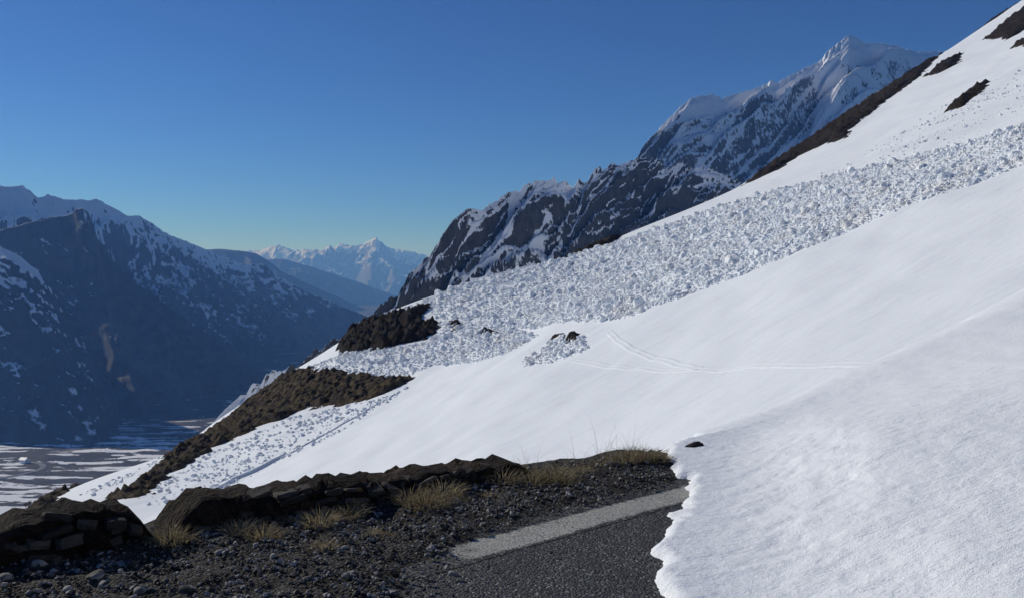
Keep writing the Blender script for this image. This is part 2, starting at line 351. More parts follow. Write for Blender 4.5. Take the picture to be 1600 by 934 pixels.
mountain('far_range', [(150, 400, 19000), (260, 395, 19000), (340, 391, 19000), (370, 392, 19000), (400, 392, 19000), (415, 389, 19000), (425, 385, 19000), (434, 383, 19000), (445, 387, 19000), (460, 391, 19000), (485, 390, 19200), (515, 391, 19300), (524, 386, 19400), (531, 380, 19500), (540, 384, 19500), (550, 384, 19600), (562, 384, 19800),
    (572, 379, 20000), (584, 372, 20000), (592, 376, 20000), (602, 384, 20000), (615, 388, 20000), (640, 393, 20000), (665, 399, 20000), (720, 402, 20000), (800, 398, 20000), (1000, 402, 20000)], (.1, -1), 5000, 2500, 700, 110, .38, .2, 1800, 520, 1700, M['far'], jag=60, seed=29, sb=.4, D0=900, jl=150, zmin=-420)

# valley floor
def VZ(x, y): return -325+3.5*fbm(x/160, y/110, 3, 41)+.010*(np.asarray(y)-1500)*0
def m_valley():
    t = NT('valley_fields')
    a = t.noise(1, 4, .55, stretch=(.0095, .05, .01), rot=.12); b = t.noise(.05, 4, .6); c = t.noise(.010, 3, .5)
    sy = t.n('ShaderNodeSeparateXYZ'); t.L(t.pos, sy.inputs[0]); y = sy.outputs[1]
    near = t.ramp(y, 1250, 1120)
    v = t.math('ADD', a, t.math('MULTIPLY', t.math('SUBTRACT', b, .5), .25)); v = t.math('ADD', v, t.math('MULTIPLY', near, .16))
    v = t.math('SUBTRACT', v, t.math('MULTIPLY', t.ramp(y, 1750, 1950), .12))
    f = t.ramp(v, .535, .555)
    base = t.mix(t.ramp(c, .4, .6), (.035, .03, .024), (.075, .06, .042)); base = t.mix(t.ramp(b, .4, .7), base, (.03, .032, .028))
    return t.out(t.mix(f, base, (.78, .80, .84)), .9, None, .1)
M['valley'] = m_valley()
xv = axis([(-4200, -1300, 120, 30), (-1300, -300, 12, 12), (-300, 1500, 30, 120)]); yv = axis([(-400, 800, 120, 30), (800, 2400, 12, 14), (2400, 9000, 40, 300)])
X, Y = np.meshgrid(xv, yv, indexing='ij')
link('valley_floor', grid_mesh('valley_floor', X, Y, VZ(X, Y), mat=M['valley']), kind='structure')
gx, gy = np.meshgrid(np.linspace(-30000, 30000, 40), np.linspace(-4000, 30000, 30), indexing='ij')
tg = NT('distant_ground'); M['distant'] = tg.out(tg.mix(tg.noise(.001, 4), (.04, .04, .035), (.09, .085, .075)), .95, None, .1)
link('lowland_ground', grid_mesh('lowland_ground', gx, gy, gx*0-400, mat=M['distant']), kind='structure')
def ribbon(name, pts, zf, width, lift, mat, n=80, prof=None, kind='structure', **k):
    P = np.array(pts, float); c = np.concatenate([[0], np.cumsum(np.hypot(*np.diff(P, axis=0).T))])
    s = np.linspace(0, c[-1], n); 
    def sm(v):
        q = np.interp(s, c, v)
        for _ in range(max(2, n//25)): q[1:-1] = (q[:-2]+q[1:-1]*2+q[2:])/4
        return q
    x, y = sm(P[:, 0]), sm(P[:, 1]); tx, ty = np.gradient(x), np.gradient(y); l = np.hypot(tx, ty); tx /= l; ty /= l
    prof = prof or [(-.5, 0), (0, 0), (.5, 0)]
    X = np.stack([x-ty*a*width for a, b in prof], 1); Y = np.stack([y+tx*a*width for a, b in prof], 1)
    Z = zf(X, Y)+lift+np.array([b for a, b in prof])[None, :]
    return link(name, grid_mesh(name, X, Y, Z, mat=mat), kind=kind, **k)
def vpt(px, py):
    u, v = uv(px, py); Yq = -325/v
    for _ in range(6): Yq = float(VZ(u*Yq, Yq))/v
    return u*Yq, Yq
t = NT('valley_asphalt'); M['vroad'] = t.out(t.mix(t.noise(.2, 3), (.10, .10, .105), (.14, .14, .14)), .8, None, .3)
ribbon('valley_road', [vpt(*p) for p in [(-60, 755), (0, 747), (30, 742), (55, 736), (66, 731), (68, 727), (62, 724), (52, 722)]], VZ, 9, .6, M['vroad'])
ribbon('valley_road', [vpt(*p) for p in [(-60, 676), (0, 666), (40, 658), (60, 652), (130, 646), (195, 637), (212, 632), (216, 629), (250, 622), (300, 616)]], VZ, 9, .6, M['vroad'])

# ------------------------------------------------------------------ road, marking, verge, roadside snow
def asphalt_nodes(t):
    v = t.voro(70, out='Color'); d = t.voro(70); a = t.noise(1.6, 4, .6)
    sp = t.n('ShaderNodeSeparateColor'); t.L(v, sp.inputs[0])
    c = t.mix(t.ramp(sp.outputs[0], .1, .8), (.018, .019, .021), (.07, .07, .07)); c = t.mix(t.ramp(sp.outputs[1], .86, .98), c, (.24, .24, .23)); c = t.mix(t.ramp(a, .45, .8), c, (.028, .028, .03))
    n = t.bump(t.math('SUBTRACT', 1.0, d), .014, 1.0); n = t.bump(t.noise(30, 3), .012, .6, n)
    return c, n
def m_asphalt():
    t = NT('asphalt'); c, n = asphalt_nodes(t); return t.out(c, .75, n, .35)
def m_gravel():
    t = NT('verge_soil')
    v = t.voro(60, out='Color'); d = t.voro(60); sp = t.n('ShaderNodeSeparateColor'); t.L(v, sp.inputs[0]); a = t.noise(3, 5, .65)
    c = t.mix(t.ramp(sp.outputs[0], .1, 1.0), (.018, .016, .014), (.085, .08, .074)); c = t.mix(t.ramp(a, .42, .7), c, (.022, .018, .014))
    n = t.bump(t.math('SUBTRACT', 1.0, d), .014, 1.0)
    return t.out(c, .9, n, .2)
def m_paint():
    t = NT('worn_road_paint'); c0, n0 = asphalt_nodes(t)
    w_ = t.attr('wear').outputs['Fac']; n1 = t.noise(9, 6, .75); n2 = t.noise(75, 4, .7)
    v = t.math('ADD', w_, t.math('MULTIPLY', t.math('SUBTRACT', n1, .5), 1.3)); v = t.math('ADD', v, t.math('MULTIPLY', t.math('SUBTRACT', n2, .5), 1.0))
    c = t.mix(t.ramp(v, .30, .75), c0, t.mix(t.ramp(n2, .40, .62), (.20, .195, .18), (.56, .55, .49)))
    return t.out(c, .8, t.bump(n2, .010, .8), .3)
M['asphalt'] = m_asphalt(); M['gravel'] = m_gravel(); M['paint'] = m_paint()
def Dof(x, y): return x*NX+y*NY
def Sof(x, y): return x*AX+y*AY
def RH(x, y):
    D = Dof(x, y); return RZ+.006*fbm(x/.5, y/.5, 3, 51)+smooth(4.25, 4.9, D)*(.035*fbm(x/.6, y/.6, 3, 55)+.01)
g = np.arange(-9, 6.5, .05); g2 = np.arange(-2.5, 10, .05); X, Y = np.meshgrid(g, g2, indexing='ij')
dE = sdist(EDGE, X, Y); Z = np.minimum(RH(X, Y), np.where(X > 1.3, SNS(X, Y)-.08, 9))-roll(dE+.12, .5, 1.0)
link('road', grid_mesh('road', X, Y, Z, keep=dE < .6, mat=M['asphalt']), kind='structure')
def gpt(px, py, z=RZ):
    u, v = uv(px, py); Yq = z/v; return u*Yq, Yq
# edge line
s = np.arange(1.9, 6.6, .03); dd = np.linspace(-.18, .18, 13)
L0, L1 = np.array(gpt(650, 884)), np.array(gpt(1066, 771))
SS = np.linspace(-.06, 1.12, 90); ax = (L1-L0); nl = np.array([-ax[1], ax[0]])/np.hypot(*ax)
X = L0[0]+ax[0]*SS[:, None]+nl[0]*dd[None, :]; Y = L0[1]+ax[1]*SS[:, None]+nl[1]*dd[None, :]
wear = smooth(-.05, .25, SS)[:, None]*smooth(.18, .11, np.abs(dd))[None, :]*.78+.0
link('road_marking', grid_mesh('road_marking', X, Y, RH(X, Y)+.0025, mat=M['paint'], attrs={'wear': wear}), kind='structure')
# gravel verge
GP = np.array([gpt(*p) for p in [(1062, 742), (900, 790), (800, 822), (700, 856), (655, 880), (640, 910), (610, 990), (560, 1200), (-900, 1500), (-900, 800)]]+[(-4.0, 4.5), (-1.7, 6.4), (.1, 7.45), (1.3, 8.25)])
g = np.arange(-8, 2.2, .04); g2 = np.arange(.5, 9, .04); X, Y = np.meshgrid(g, g2, indexing='ij')
sg = polysd(GP, X, Y)+.12*fbm(X/.35, Y/.35, 3, 61); dE = sdist(EDGE, X, Y)
Lf = np.clip(sg*.12, -.03, .022)
Z = RH(X, Y)+Lf+np.clip(sg, 0, .3)*.05*fbm(X/.12, Y/.12, 2, 63)-roll(dE+.1, .5, 1.0)
link('gravel_verge', grid_mesh('gravel_verge', X, Y, Z, keep=(Lf > -.02) & (dE < .55), mat=M['gravel']), kind='structure')
def VH(x, y): return RH(x, y)+.022
# snow lying over the road
SE = [gpt(px, py, RZ+.04) for px, py in [(1090, 1500), (1050, 1060), (1040, 990), (1037, 934), (1036, 908), (1027, 888), (1031, 872), (1018, 858), (1020, 848), (1034, 830), (1036, 815), (1057, 803), (1048, 796), (1068, 788), (1064, 776), (1073, 760), (1067, 750), (1078, 741), (1046, 735), (1050, 722)]]+[(1.4, 7.6), (1.5, 8.0), (1.7, 8.6), (2.1, 10.5), (3.0, 13), (5, 18), (8, 26)]
gx = axis([(-.2, 3.2, .028, .028), (3.2, 16, .035, .16)]); gy = axis([(1.2, 9.5, .03, .03), (9.5, 26, .04, .22)])
X, Y = np.meshgrid(gx, gy, indexing='ij')
ds = -sdist(SE, X, Y)+.05*fbm(X/.35, Y/.35, 5, 71, .65)
dn = sdist(EDGE, X, Y)
base = SNS(X, Y)-roll(dn, 2.2, .85)
hgt = .02+(base-RZ-.02)*smooth(-.02, .9, ds)
thin = RZ-.05+.10*np.clip((ds+.02)/.10, 0, 1)**.6+np.clip(ds, 0, 2)*.03
Zs = np.where(ds < .9, np.minimum(thin+smooth(.1, .9, ds)*5, np.maximum(base, thin)), base)
wq = smooth(.1, 1.5, ds); Zs = thin*(1-wq)+base*wq
Zs = np.where(dn > 0, base-.0, Zs)*1.0
Zs = np.where((dn > 0) & (ds < .3), base-.25*smooth(.3, -.1, ds), Zs)
rip = fbm((X*.87+Y*.5)/.22, (-X*.5+Y*.87)/.09, 3, 77)
Zs = Zs+np.clip(ds, 0, .4)*.011*rip+np.clip(ds, 0, .15)*.03*fbm(X/.07, Y/.07, 2, 78)+.012*fbm(X/.6, Y/.6, 2, 79)*np.clip(ds, 0, 1)
rim = np.minimum(np.minimum(16-X, 26-Y)/3, 1); Zs = Zs-.45*(1-smooth(0, 1, rim))-.35*smooth(5, 9, dn)
link('roadside_snow', grid_mesh('roadside_snow', X, Y, Zs, keep=(ds > -.06) & (dn < 10), mat=M['near']), kind='structure')

# ------------------------------------------------------------------ lump shapes
def ico(sub):
    import bmesh
    bm = bmesh.new(); bmesh.ops.create_icosphere(bm, subdivisions=sub, radius=1); bm.verts.ensure_lookup_table()
    V = np.array([v.co[:] for v in bm.verts]); Fc = np.array([[v.index for v in f.verts] for f in bm.faces]); bm.free(); return V, Fc
I1, I2, I3 = ico(1), ico(2), ico(3)
def lump(V, k, amt=.35):
    r = np.random.default_rng(k); U = V.copy()
    for _ in range(7):
        d = r.normal(size=3); d /= np.linalg.norm(d); h = r.uniform(.45, .85)
        p = U@d; U = U-np.outer(np.maximum(p-h, 0), d)*.9
    return U*(1+amt*r.uniform(-.5, .5, (len(V), 1)))
def randrot(n, r):
    q = r.normal(size=(n, 4)); q /= np.linalg.norm(q, axis=1)[:, None]; a, b, c, d = q.T
    return np.stack([np.stack([1-2*(c*c+d*d), 2*(b*c-a*d), 2*(b*d+a*c)], -1), np.stack([2*(b*c+a*d), 1-2*(b*b+d*d), 2*(c*d-a*b)], -1), np.stack([2*(b*d-a*c), 2*(c*d+a*b), 1-2*(b*b+c*c)], -1)], 1)
def scatter_mesh(name, base, P, R, mat, r, flat=.8, smooth_=False):
    V0, F0 = base; K = 10; var = np.stack([lump(V0, 100+k) for k in range(K)]); n = len(P)
    sel = r.integers(0, K, n); sc = R[:, None]*r.uniform([.75, .75, .6], [1.25, 1.2, 1.0], (n, 3))
    rot = randrot(n, r); W = np.einsum('nij,nvj->nvi', rot, var[sel]*sc[:, None, :]); W[..., 2] *= flat
    W = W+P[:, None, :]; Fa = (F0[None]+(np.arange(n)*len(V0))[:, None, None]).reshape(-1, 3)
    return mesh_np(name, W.reshape(-1, 3), Fa, smooth_, mat)

# ------------------------------------------------------------------ avalanche debris
def sample(poly, dens, r, noise_k=0, nthr=-9):
    lo, hi = poly.min(0), poly.max(0); n = int((hi-lo).prod()*dens); p = r.uniform(lo, hi, (n, 2)); s = polysd(poly, p[:, 0], p[:, 1])
    k = s > -.6*r.random(n)
    if noise_k: k &= fbm(p[:, 0]/noise_k, p[:, 1]/noise_k, 3, 88) > nthr+.3*r.normal(size=n)
    return p[k], s[k]
LOW = drape([(640, 603), (600, 622), (550, 632), (450, 655), (335, 705), (262, 748), (225, 788), (300, 782), (345, 765), (430, 722), (500, 690), (560, 655), (600, 632)])
STRIP = drape([(468, 585), (430, 605), (395, 632), (300, 699), (170, 752), (80, 795), (120, 787), (235, 725), (330, 668), (400, 615)])
CLUS = drape([(845, 548), (870, 528), (915, 532), (920, 545), (880, 560), (830, 568), (815, 563)])
UP = drape([(1640, 90), (1500, 150), (1380, 220), (1250, 290), (1400, 255), (1640, 185)])
LOWR = drape([(640, 600), (560, 612), (350, 690), (640, 612)])
pts = []; rad = []
def add(poly, dens, med, sig, **k):
    p, s = sample(poly, dens, RNG, **k); q = p[:, 1]/100; kk = RNG.random(len(p)) < np.clip(.26/q**2, 0, 1); p = p[kk]; q = q[kk]
    pts.append(p); rad.append(np.clip(med*q*np.exp(sig*RNG.normal(size=len(p))), .04, .8 if poly is MAINW else .34))
add(MAINW, 40, .125, .48)
lo_edge = np.array(drape([(905, 500), (990, 492), (1080, 458), (1200, 412), (1350, 350), (1480, 300), (1640, 240)]))
k = np.abs(sdist(lo_edge, pts[0][:, 0], pts[0][:, 1])) < 5; rad[0][k] *= 1.25
add(LOW, 11, .15, .5, noise_k=5, nthr=-.2); add(STRIP, 12, .12, .45, noise_k=6, nthr=-.15); add(CLUS, 22, .19, .4); add(UP, 5, .10, .5, noise_k=9, nthr=.05)
PT = np.concatenate(pts); RD = np.concatenate(rad)
def Hs(x, y): return H(x, y)+.45*smooth(-.5, 3, polysd(MAINW, x, y))*(1+.6*fbm(x/6, y/6, 3, 9))
zz = Hs(PT[:, 0], PT[:, 1]); P3 = np.column_stack([PT, zz+RD*.25])
vis = sdist(CR2, PT[:, 0], PT[:, 1]) < 4
P3, RD = P3[vis], RD[vis]
app = RD/P3[:, 1]; order = np.argsort(-app); big = order[:290]; rest = order[290:]
mid = rest[:3500]; small = rest[3500:]
print('DEBRIS', len(RD))
m1 = scatter_mesh('avalanche_debris', I1, P3[small], RD[small], M['block'], RNG)
link('avalanche_debris', m1, kind='stuff', label='mass of broken snow blocks left by the avalanche across the slope', cat='snow debris')
m2 = scatter_mesh('coarse_avalanche_debris', I2, P3[mid], RD[mid], M['block'], RNG)
link('coarse_avalanche_debris', m2, kind='stuff', label='coarser snow blocks strewn through the avalanche debris', cat='snow debris')
BL = [mesh_np('snow_block', lump(I2[0], 200+k), I2[1], False, M['block']) for k in range(8)]
for i in big:
    o = link('snow_block', BL[int(RNG.integers(8))], label='large pale snow block among the avalanche debris on the slope', cat='snow block', group='largest snow blocks in the avalanche debris')
    o.location = P3[i]; o.rotation_euler = RNG.uniform(0, 6.28, 3); o.scale = RD[i]*RNG.uniform(.8, 1.25, 3)

# ski tracks and the cut edge of the slab
TP = [(-.5, -.03), (-.3, .028), (-.1, -.02), (.1, -.02), (.3, .028), (.5, -.03)]
for pp in ([(952, 518), (965, 532), (985, 545), (1010, 555), (1050, 566), (1092, 576)], [(860, 562), (930, 568), (1000, 575), (1090, 577), (1180, 570), (1270, 571), (1400, 570)]):
    ribbon('ski_track', drape(pp), lambda x, y: H(x, y), .55, .035, M['slope'], 200, TP)
ribbon('snow_step', drape([(335, 768), (365, 750), (395, 738), (425, 722), (445, 712)]), lambda x, y: H(x, y), 1.6, 0, M['slope'], 120, [(-.5, -.2), (-.12, -.1), (-.06, .3), (.1, .36), (.5, -.25)])
ribbon('snow_step', drape([(455, 708), (520, 672), (575, 640), (625, 612)]), lambda x, y: H(x, y), 1.0, 0, M['slope'], 120, [(-.5, -.1), (-.12, -.06), (-.06, .12), (.1, .14), (.5, -.15)])

# ------------------------------------------------------------------ parapet walls of rubble stone
def m_stone():
    t = NT('wall_stone')
    oi = t.n('ShaderNodeObjectInfo'); a = t.noise(9, 5, .65); b = t.noise(40, 3, .6); l = t.noise(5, 3, .6)
    c = t.mix(oi.outputs['Random'], (.022, .020, .019), (.085, .077, .07)); c = t.mix(t.ramp(a, .4, .7), c, (.03, .025, .02)); c = t.mix(t.ramp(l, .6, .7), c, (.09, .06, .03))
    n = t.bump(a, .03, .7); n = t.bump(b, .008, .6, n); return t.out(c, .9, n, .2)
M['stone'] = m_stone(); M['turf'] = m_earth('wall_turf', (.014, .010, .008), (.035, .025, .018), (.06, .036, .018))
def cube_stone(k):
    import bmesh
    bm = bmesh.new(); bmesh.ops.create_cube(bm, size=2); bmesh.ops.subdivide_edges(bm, edges=bm.edges[:], cuts=1, use_grid_fill=True)
    r = np.random.default_rng(k)
    for v in bm.verts:
        c = np.array(v.co[:]); c = c*(1-.16*(np.abs(c).sum()-1)/2)+r.uniform(-.12, .12, 3); v.co = Vector(c)
    me = bpy.data.meshes.new('stone'); bm.to_mesh(me); bm.free(); me.materials.append(M['stone']); return me
ST = [cube_stone(300+k) for k in range(9)]
def wall(label, s0, s1, D0, D1, top, thick=.42):
    """top: list of (s, height above road)"""
    root = link('stone_parapet', None, label=label, cat='wall'); ts = np.array(top)
    mid_s = (s0+s1)/2; Dm = (D0+D1)/2; root.location = (mid_s*AX+Dm*NX, mid_s*AY+Dm*NY, RZ)
    inv = Vector(root.location)
    def Dc(s): return D0+(D1-D0)*(s-s0)/(s1-s0)
    def pos(s, off): D = Dc(s)+off; return s*AX+D*NX, s*AY+D*NY
    n = int((s1-s0)/.05); S = np.linspace(s0, s1, n); A = np.linspace(0, 1, 22)
    prof = [(-.08+.10*a/.35, a/.35*.9) for a in A if a <= .35]; 
    offs = np.interp(A, [0, .36, .46, .54, .64, 1], [-.06, .0, .07, thick-.07, thick, thick+.25]); hs = np.interp(A, [0, .36, .46, .54, .64, 1], [-.12, .82, 1.0, 1.0, .85, -1.2])
    hh = np.interp(S, ts[:, 0], ts[:, 1])*(1)+.02*fbm(S/.3, S*0+.5, 3, 91)
    Xc = S*AX; Dg = np.array([Dc(q) for q in S])[:, None]+offs[None, :]; Sg = np.repeat(S[:, None], len(A), 1)
    no = .05*fbm(Sg/.18, A[None, :]*9, 3, 93); Dg = Dg+no
    endf = np.minimum(smooth(s0-.02, s0+.18, S), smooth(s1+.02, s1-.18, S)); hh = hh+.012*fbm(S/.09, S*0+2.5, 2, 97)
    Dg = Dg-.03*ridged(Sg/.16, A[None, :]*11, 2, 99); Zg = hh[:, None]*hs[None, :]*np.where(hs[None, :] > 0, endf[:, None], 1)+.03*fbm(Sg/.11, A[None, :]*14, 3, 95)
    me = grid_mesh('wall_core', Sg*AX+Dg*NX-inv.x, Sg*AY+Dg*NY-inv.y, Zg, mat=M['turf']); link('wall_core', me, M['turf'], root)
    s = s0+.1; r = np.random.default_rng(int(s1*100))
    for row, (f, off) in enumerate([(.06, -.045), (.28, -.03), (.48, -.02), (.68, .0), (.90, .05)]):
        s = s0+.08+r.uniform(0, .1)
        while s < s1-.1:
            Lh = r.uniform(.035, .12); h = float(np.interp(s+Lh, ts[:, 0], ts[:, 1]))
            if r.random() < (.66 if row < 4 else .35) and h > .1 and min(s-s0, s1-s-2*Lh) > (.0, .06, .12, .2, .3)[row]:
                o = link('stone', ST[int(r.integers(9))], parent=root); x, y = pos(s+Lh, off+r.uniform(-.02, .03))
                o.location = (x-inv.x, y-inv.y, h*f+r.uniform(-.02, .02)); o.scale = (Lh*.95, r.uniform(.045, .08), h*.10*r.uniform(.7, 1.4))
                o.rotation_euler = (r.uniform(-.35, .35), r.uniform(-.3, .3), math.atan2(AY, AX)+r.uniform(-.3, .3))
            s += 2*Lh+r.uniform(0, .03)
    return root
def sD(px, D): u = (px-HX)/F; Yq = D/(u*NX+NY); return Sof(u*Yq, Yq), Yq
def toph(px, py, D): s_, Yq = sD(px, D); return s_, (HY-py)/F*Yq-RZ
Wd = lambda px: np.interp(px, [-300, 0, 235, 810], [5.55, 5.5, 5.45, 5.18])+.2
tp = [toph(px, py, Wd(px)) for px, py in [(-260, 850), (-60, 835), (0, 816), (35, 800), (70, 791), (120, 787), (160, 784), (225, 778), (234, 786)]]
wall('rubble parapet section at the left edge, separated by a gap from the long one', tp[0][0], tp[-1][0], Wd(0)-.2, Wd(235)-.2, tp)
tp = [toph(px, py, Wd(px)) for px, py in [(240, 797), (262, 790), (285, 783), (300, 769), (330, 766), (400, 762), (411, 764), (418, 768), (440, 757), (480, 752), (520, 748), (600, 741), (660, 733), (720, 727), (770, 722), (806, 717), (812, 722)]]
wall('long low rubble parapet running along the verge towards the grassy end', tp[0][0], tp[-1][0], Wd(240)-.2, Wd(810)-.2, tp)
# rock beyond the end of the verge
rm = mesh_np('roadside_rock', lump(I3[0], 402, .12)*np.array([.17, .08, .055]), I3[1], True, M['stone'])
o = link('roadside_rock', rm, label='brown rock poking out of the snow beyond the end of the verge', cat='rock'); p = at(1081, 702, 8.0); o.location = p; o.rotation_euler = (0, -.32, .5)

# ------------------------------------------------------------------ pebbles and loose stones
def m_pebble():
    t = NT('pebble'); a = t.voro(25, out='Color'); sp = t.n('ShaderNodeSeparateColor'); t.L(a, sp.inputs[0])
    return t.out(t.mix(t.ramp(sp.outputs[0], .25, 1.05), (.03, .028, .026), (.30, .29, .275)), .8, t.bump(t.noise(120, 3), .004, .5), .3)
M['pebble'] = m_pebble()
r = np.random.default_rng(21); n = 110000; p = np.column_stack([r.uniform(-6.5, 2, n), r.uniform(2.2, 8.4, n)])
k = (polysd(GP, p[:, 0], p[:, 1])+.25*r.normal(size=n) > 0) & (sdist(EDGE, p[:, 0], p[:, 1]) < -.25) & (np.abs(p[:, 0]) < p[:, 1]*.66+.2); k &= (sdist(SE, p[:, 0], p[:, 1]) > .05) & ~((np.abs((p[:, 0]-L0[0])*nl[0]+(p[:, 1]-L0[1])*nl[1]) < .17) & (((p[:, 0]-L0[0])*ax[0]+(p[:, 1]-L0[1])*ax[1])/(ax@ax) > .12) & (r.random(n) > .04))
k &= r.random(n) < np.clip(.62+.5*fbm(p[:, 0]/.5, p[:, 1]/.5, 2, 33), .25, 1)
p = p[k]; R = np.clip(  .0098*np.exp(.48*r.normal(size=len(p))), .004, .028)
link('gravel', scatter_mesh('gravel', I1, np.column_stack([p, VH(p[:, 0], p[:, 1])+R*.4]), R, M['pebble'], r, .8), kind='stuff', label='loose grey gravel covering the road verge', cat='gravel')
ORD = ['leftmost', 'second', 'third', 'fourth', 'fifth', 'sixth', 'seventh', 'eighth', 'ninth', 'tenth', 'eleventh', 'twelfth', 'thirteenth', 'fourteenth', 'fifteenth', 'sixteenth', 'seventeenth', 'eighteenth', 'nineteenth', 'twentieth', 'twenty-first', 'twenty-second', 'twenty-third', 'twenty-fourth', 'twenty-fifth', 'twenty-sixth', 'twenty-seventh', 'twenty-eighth']
SM = [mesh_np('loose_stone', lump(I2[0], 500+k, .1), I2[1], True, M['pebble']) for k in range(5)]
stones = sorted([(8, 910, .05), (48, 872, .035), (60, 877, .02), (58, 890, .06), (85, 893, .03), (190, 880, .035), (204, 880, .05), (150, 905, .055), (160, 914, .04), (105, 924, .035), (220, 924, .05), (290, 923, .05), (395, 835, .03), (345, 865, .03), (480, 905, .03), (505, 880, .025), (545, 878, .025), (440, 928, .03)])
for i, (px, py, R_) in enumerate(stones):
    x, y = gpt(px, py, RZ+.03)
    o = link('loose_stone', SM[i % 5], label=f'{ORD[i]+" from the left" if i else "leftmost"} of the larger stones lying on the gravel verge', cat='stone', group='larger stones on the verge')
    o.location = (x, y, float(VH(x, y))+R_*.25); o.scale = (R_, R_*.8, R_*.55); o.rotation_euler = (0, 0, i*1.7)

# ------------------------------------------------------------------ grass
def m_grass():
    t = NT('dry_grass'); oi = t.n('ShaderNodeObjectInfo'); a = t.noise(60, 2)
    c = t.mix(t.ramp(a, .35, .65), (.22, .175, .10), (.46, .39, .25)); c = t.mix(t.math('MULTIPLY', oi.outputs['Random'], .5), c, (.12, .095, .05))
    m = t.out(c, .7, None, .2); tr = t.n('ShaderNodeBsdfTranslucent'); t.L(c, tr.inputs[0]); mx = t.n('ShaderNodeMixShader'); mx.inputs[0].default_value = .35
    t.L(t.b.outputs[0], mx.inputs[1]); t.L(tr.outputs[0], mx.inputs[2]); t.L(mx.outputs[0], t.t.nodes['Material Output'].inputs[0]); return m
M['grass'] = m_grass()
def tuft(seed, n, R, h, lean, wid=.0028, seg=4):
    r = np.random.default_rng(seed); V = []; Fc = []
    for i in range(n):
        a = r.uniform(0, 6.283); q = R*math.sqrt(r.random()); bx, by = q*math.cos(a), q*math.sin(a); L = h*r.uniform(.45, 1.1)*(1-.4*q/R)
        da = a+r.normal(0, .7); le = lean*(.25+q/R)*r.uniform(.4, 1.4); pa = r.uniform(0, 6.283); wx, wy = math.cos(pa)*wid, math.sin(pa)*wid
        for j in range(seg+1):
            t = j/seg; o = L*le*t*t; z = L*(t-.35*le*t*t); ww = (1-t)**.7+.05
            V += [(bx+math.cos(da)*o-wx*ww, by+math.sin(da)*o-wy*ww, z), (bx+math.cos(da)*o+wx*ww, by+math.sin(da)*o+wy*ww, z)]
            if j: b = len(V)-4; Fc.append((b, b+1, b+3, b+2))
    return mesh_np('grass_tuft', V, Fc, True, M['grass'])
TF = [tuft(600+k, 300, .11, .16, .9) for k in range(4)]+[tuft(610+k, 150, .08, .09, 1.1) for k in range(2)]
tufts = sorted([(268, 845, 1.1), (375, 832, .9), (410, 838, .9), (440, 800, 1.1), (470, 812, 1.2), (500, 818, 1.0), (525, 790, 1.3), (545, 803, 1.0), (585, 833, .9), (600, 835, .8), (505, 855, .7), (640, 780, 1.2), (665, 790, 1.3), (690, 775, 1.2), (715, 780, 1.0), (680, 748, 1.1), (770, 770, .9), (785, 752, 1.2), (830, 752, 1.2), (865, 745, 1.3), (880, 752, 1.1),
    (910, 735, 1.2), (940, 725, 1.2), (975, 722, 1.2), (1000, 718, 1.3), (1025, 718, 1.1), (30, 868, 1.0)])
for i, (px, py, sc) in enumerate(tufts):
    x, y = gpt(px, py, RZ+.03)
    o = link('grass_tuft', TF[i % 6], label=f'{ORD[i]+" from the left" if i else "leftmost"} of the dry grass tufts growing on the gravel verge', cat='grass tuft', group='dry grass tufts on the verge')
    o.location = (x, y, float(VH(x, y))-.01); o.scale = (sc*1.15, sc*1.15, sc*.85); o.rotation_euler = (0, 0, i*2.4)
stalks = tuft(640, 16, .14, .55, .8, .0017, 8); stalks2 = tuft(641, 10, .12, .5, 1.0, .0016, 8)
for i, (px, py, sc) in enumerate([(830, 735, .7), (900, 722, .9), (935, 716, .9), (960, 714, 1.0), (985, 712, .7), (815, 728, .6)]):
    x, y = gpt(px, py, RZ+.03); y -= .15
    o = link('grass_stalks', (stalks, stalks2)[i % 2], label=f'thin dry grass stalks against snow, {("second", "third", "fourth", "fifth", "rightmost", "leftmost")[i]} of six clumps from the left', cat='grass stalks', group='dry grass stalks at the verge edge')
    o.location = (x, y, float(VH(x, y))); o.scale = (sc, sc, sc); o.rotation_euler = (0, 0, i*1.9)

# ------------------------------------------------------------------ shrubs, valley trees and the valley house
def m_bark():
    t = NT('bare_wood'); return t.out(t.mix(t.noise(3, 3), (.05, .04, .035), (.10, .085, .07)), .9, None, .1)
M['bark'] = m_bark()
def sticks(name, segs, rmin=.004):
    V = []; Fc = []
    for p, q, r0, r1 in segs:
        p, q = Vector(p), Vector(q); d = (q-p).normalized(); a = d.orthogonal().normalized(); b = d.cross(a); k = len(V)
        for c, rr in ((p, r0), (q, r1)):
            for j in range(3): an = j*2.0944; V.append(tuple(c+(a*math.cos(an)+b*math.sin(an))*max(rr, rmin)))
        for j in range(3): Fc.append((k+j, k+(j+1) % 3, k+3+(j+1) % 3, k+3+j))
    return mesh_np(name, V, Fc, False, M['bark'])
def branchy(seed, h, trunk_n, spread, lev=3):
    r = random.Random(seed); T = []; B = []
    def grow(p, d, L, rr, l):
        q = p+d*L; (T if l == 0 else B).append((p, q, rr, rr*.65))
        if l >= lev: return
        for _ in range(3 if l else 5):
            dd = (d+Vector((r.uniform(-1, 1), r.uniform(-1, 1), r.uniform(-.1, .7)))*spread).normalized(); f = r.uniform(.45, 1.0)
            grow(p+d*L*f, dd, L*r.uniform(.5, .75), rr*.5, l+1)
    for _ in range(trunk_n): grow(Vector((0, 0, 0)), Vector((r.uniform(-.3, .3), r.uniform(-.3, .3), 1)).normalized(), h*.45, h*.022, 0)
    return sticks('trunk', T, h*.012), sticks('crown', B, h*.008)
TR = [branchy(700+k, 12, 1, .8) for k in range(3)]
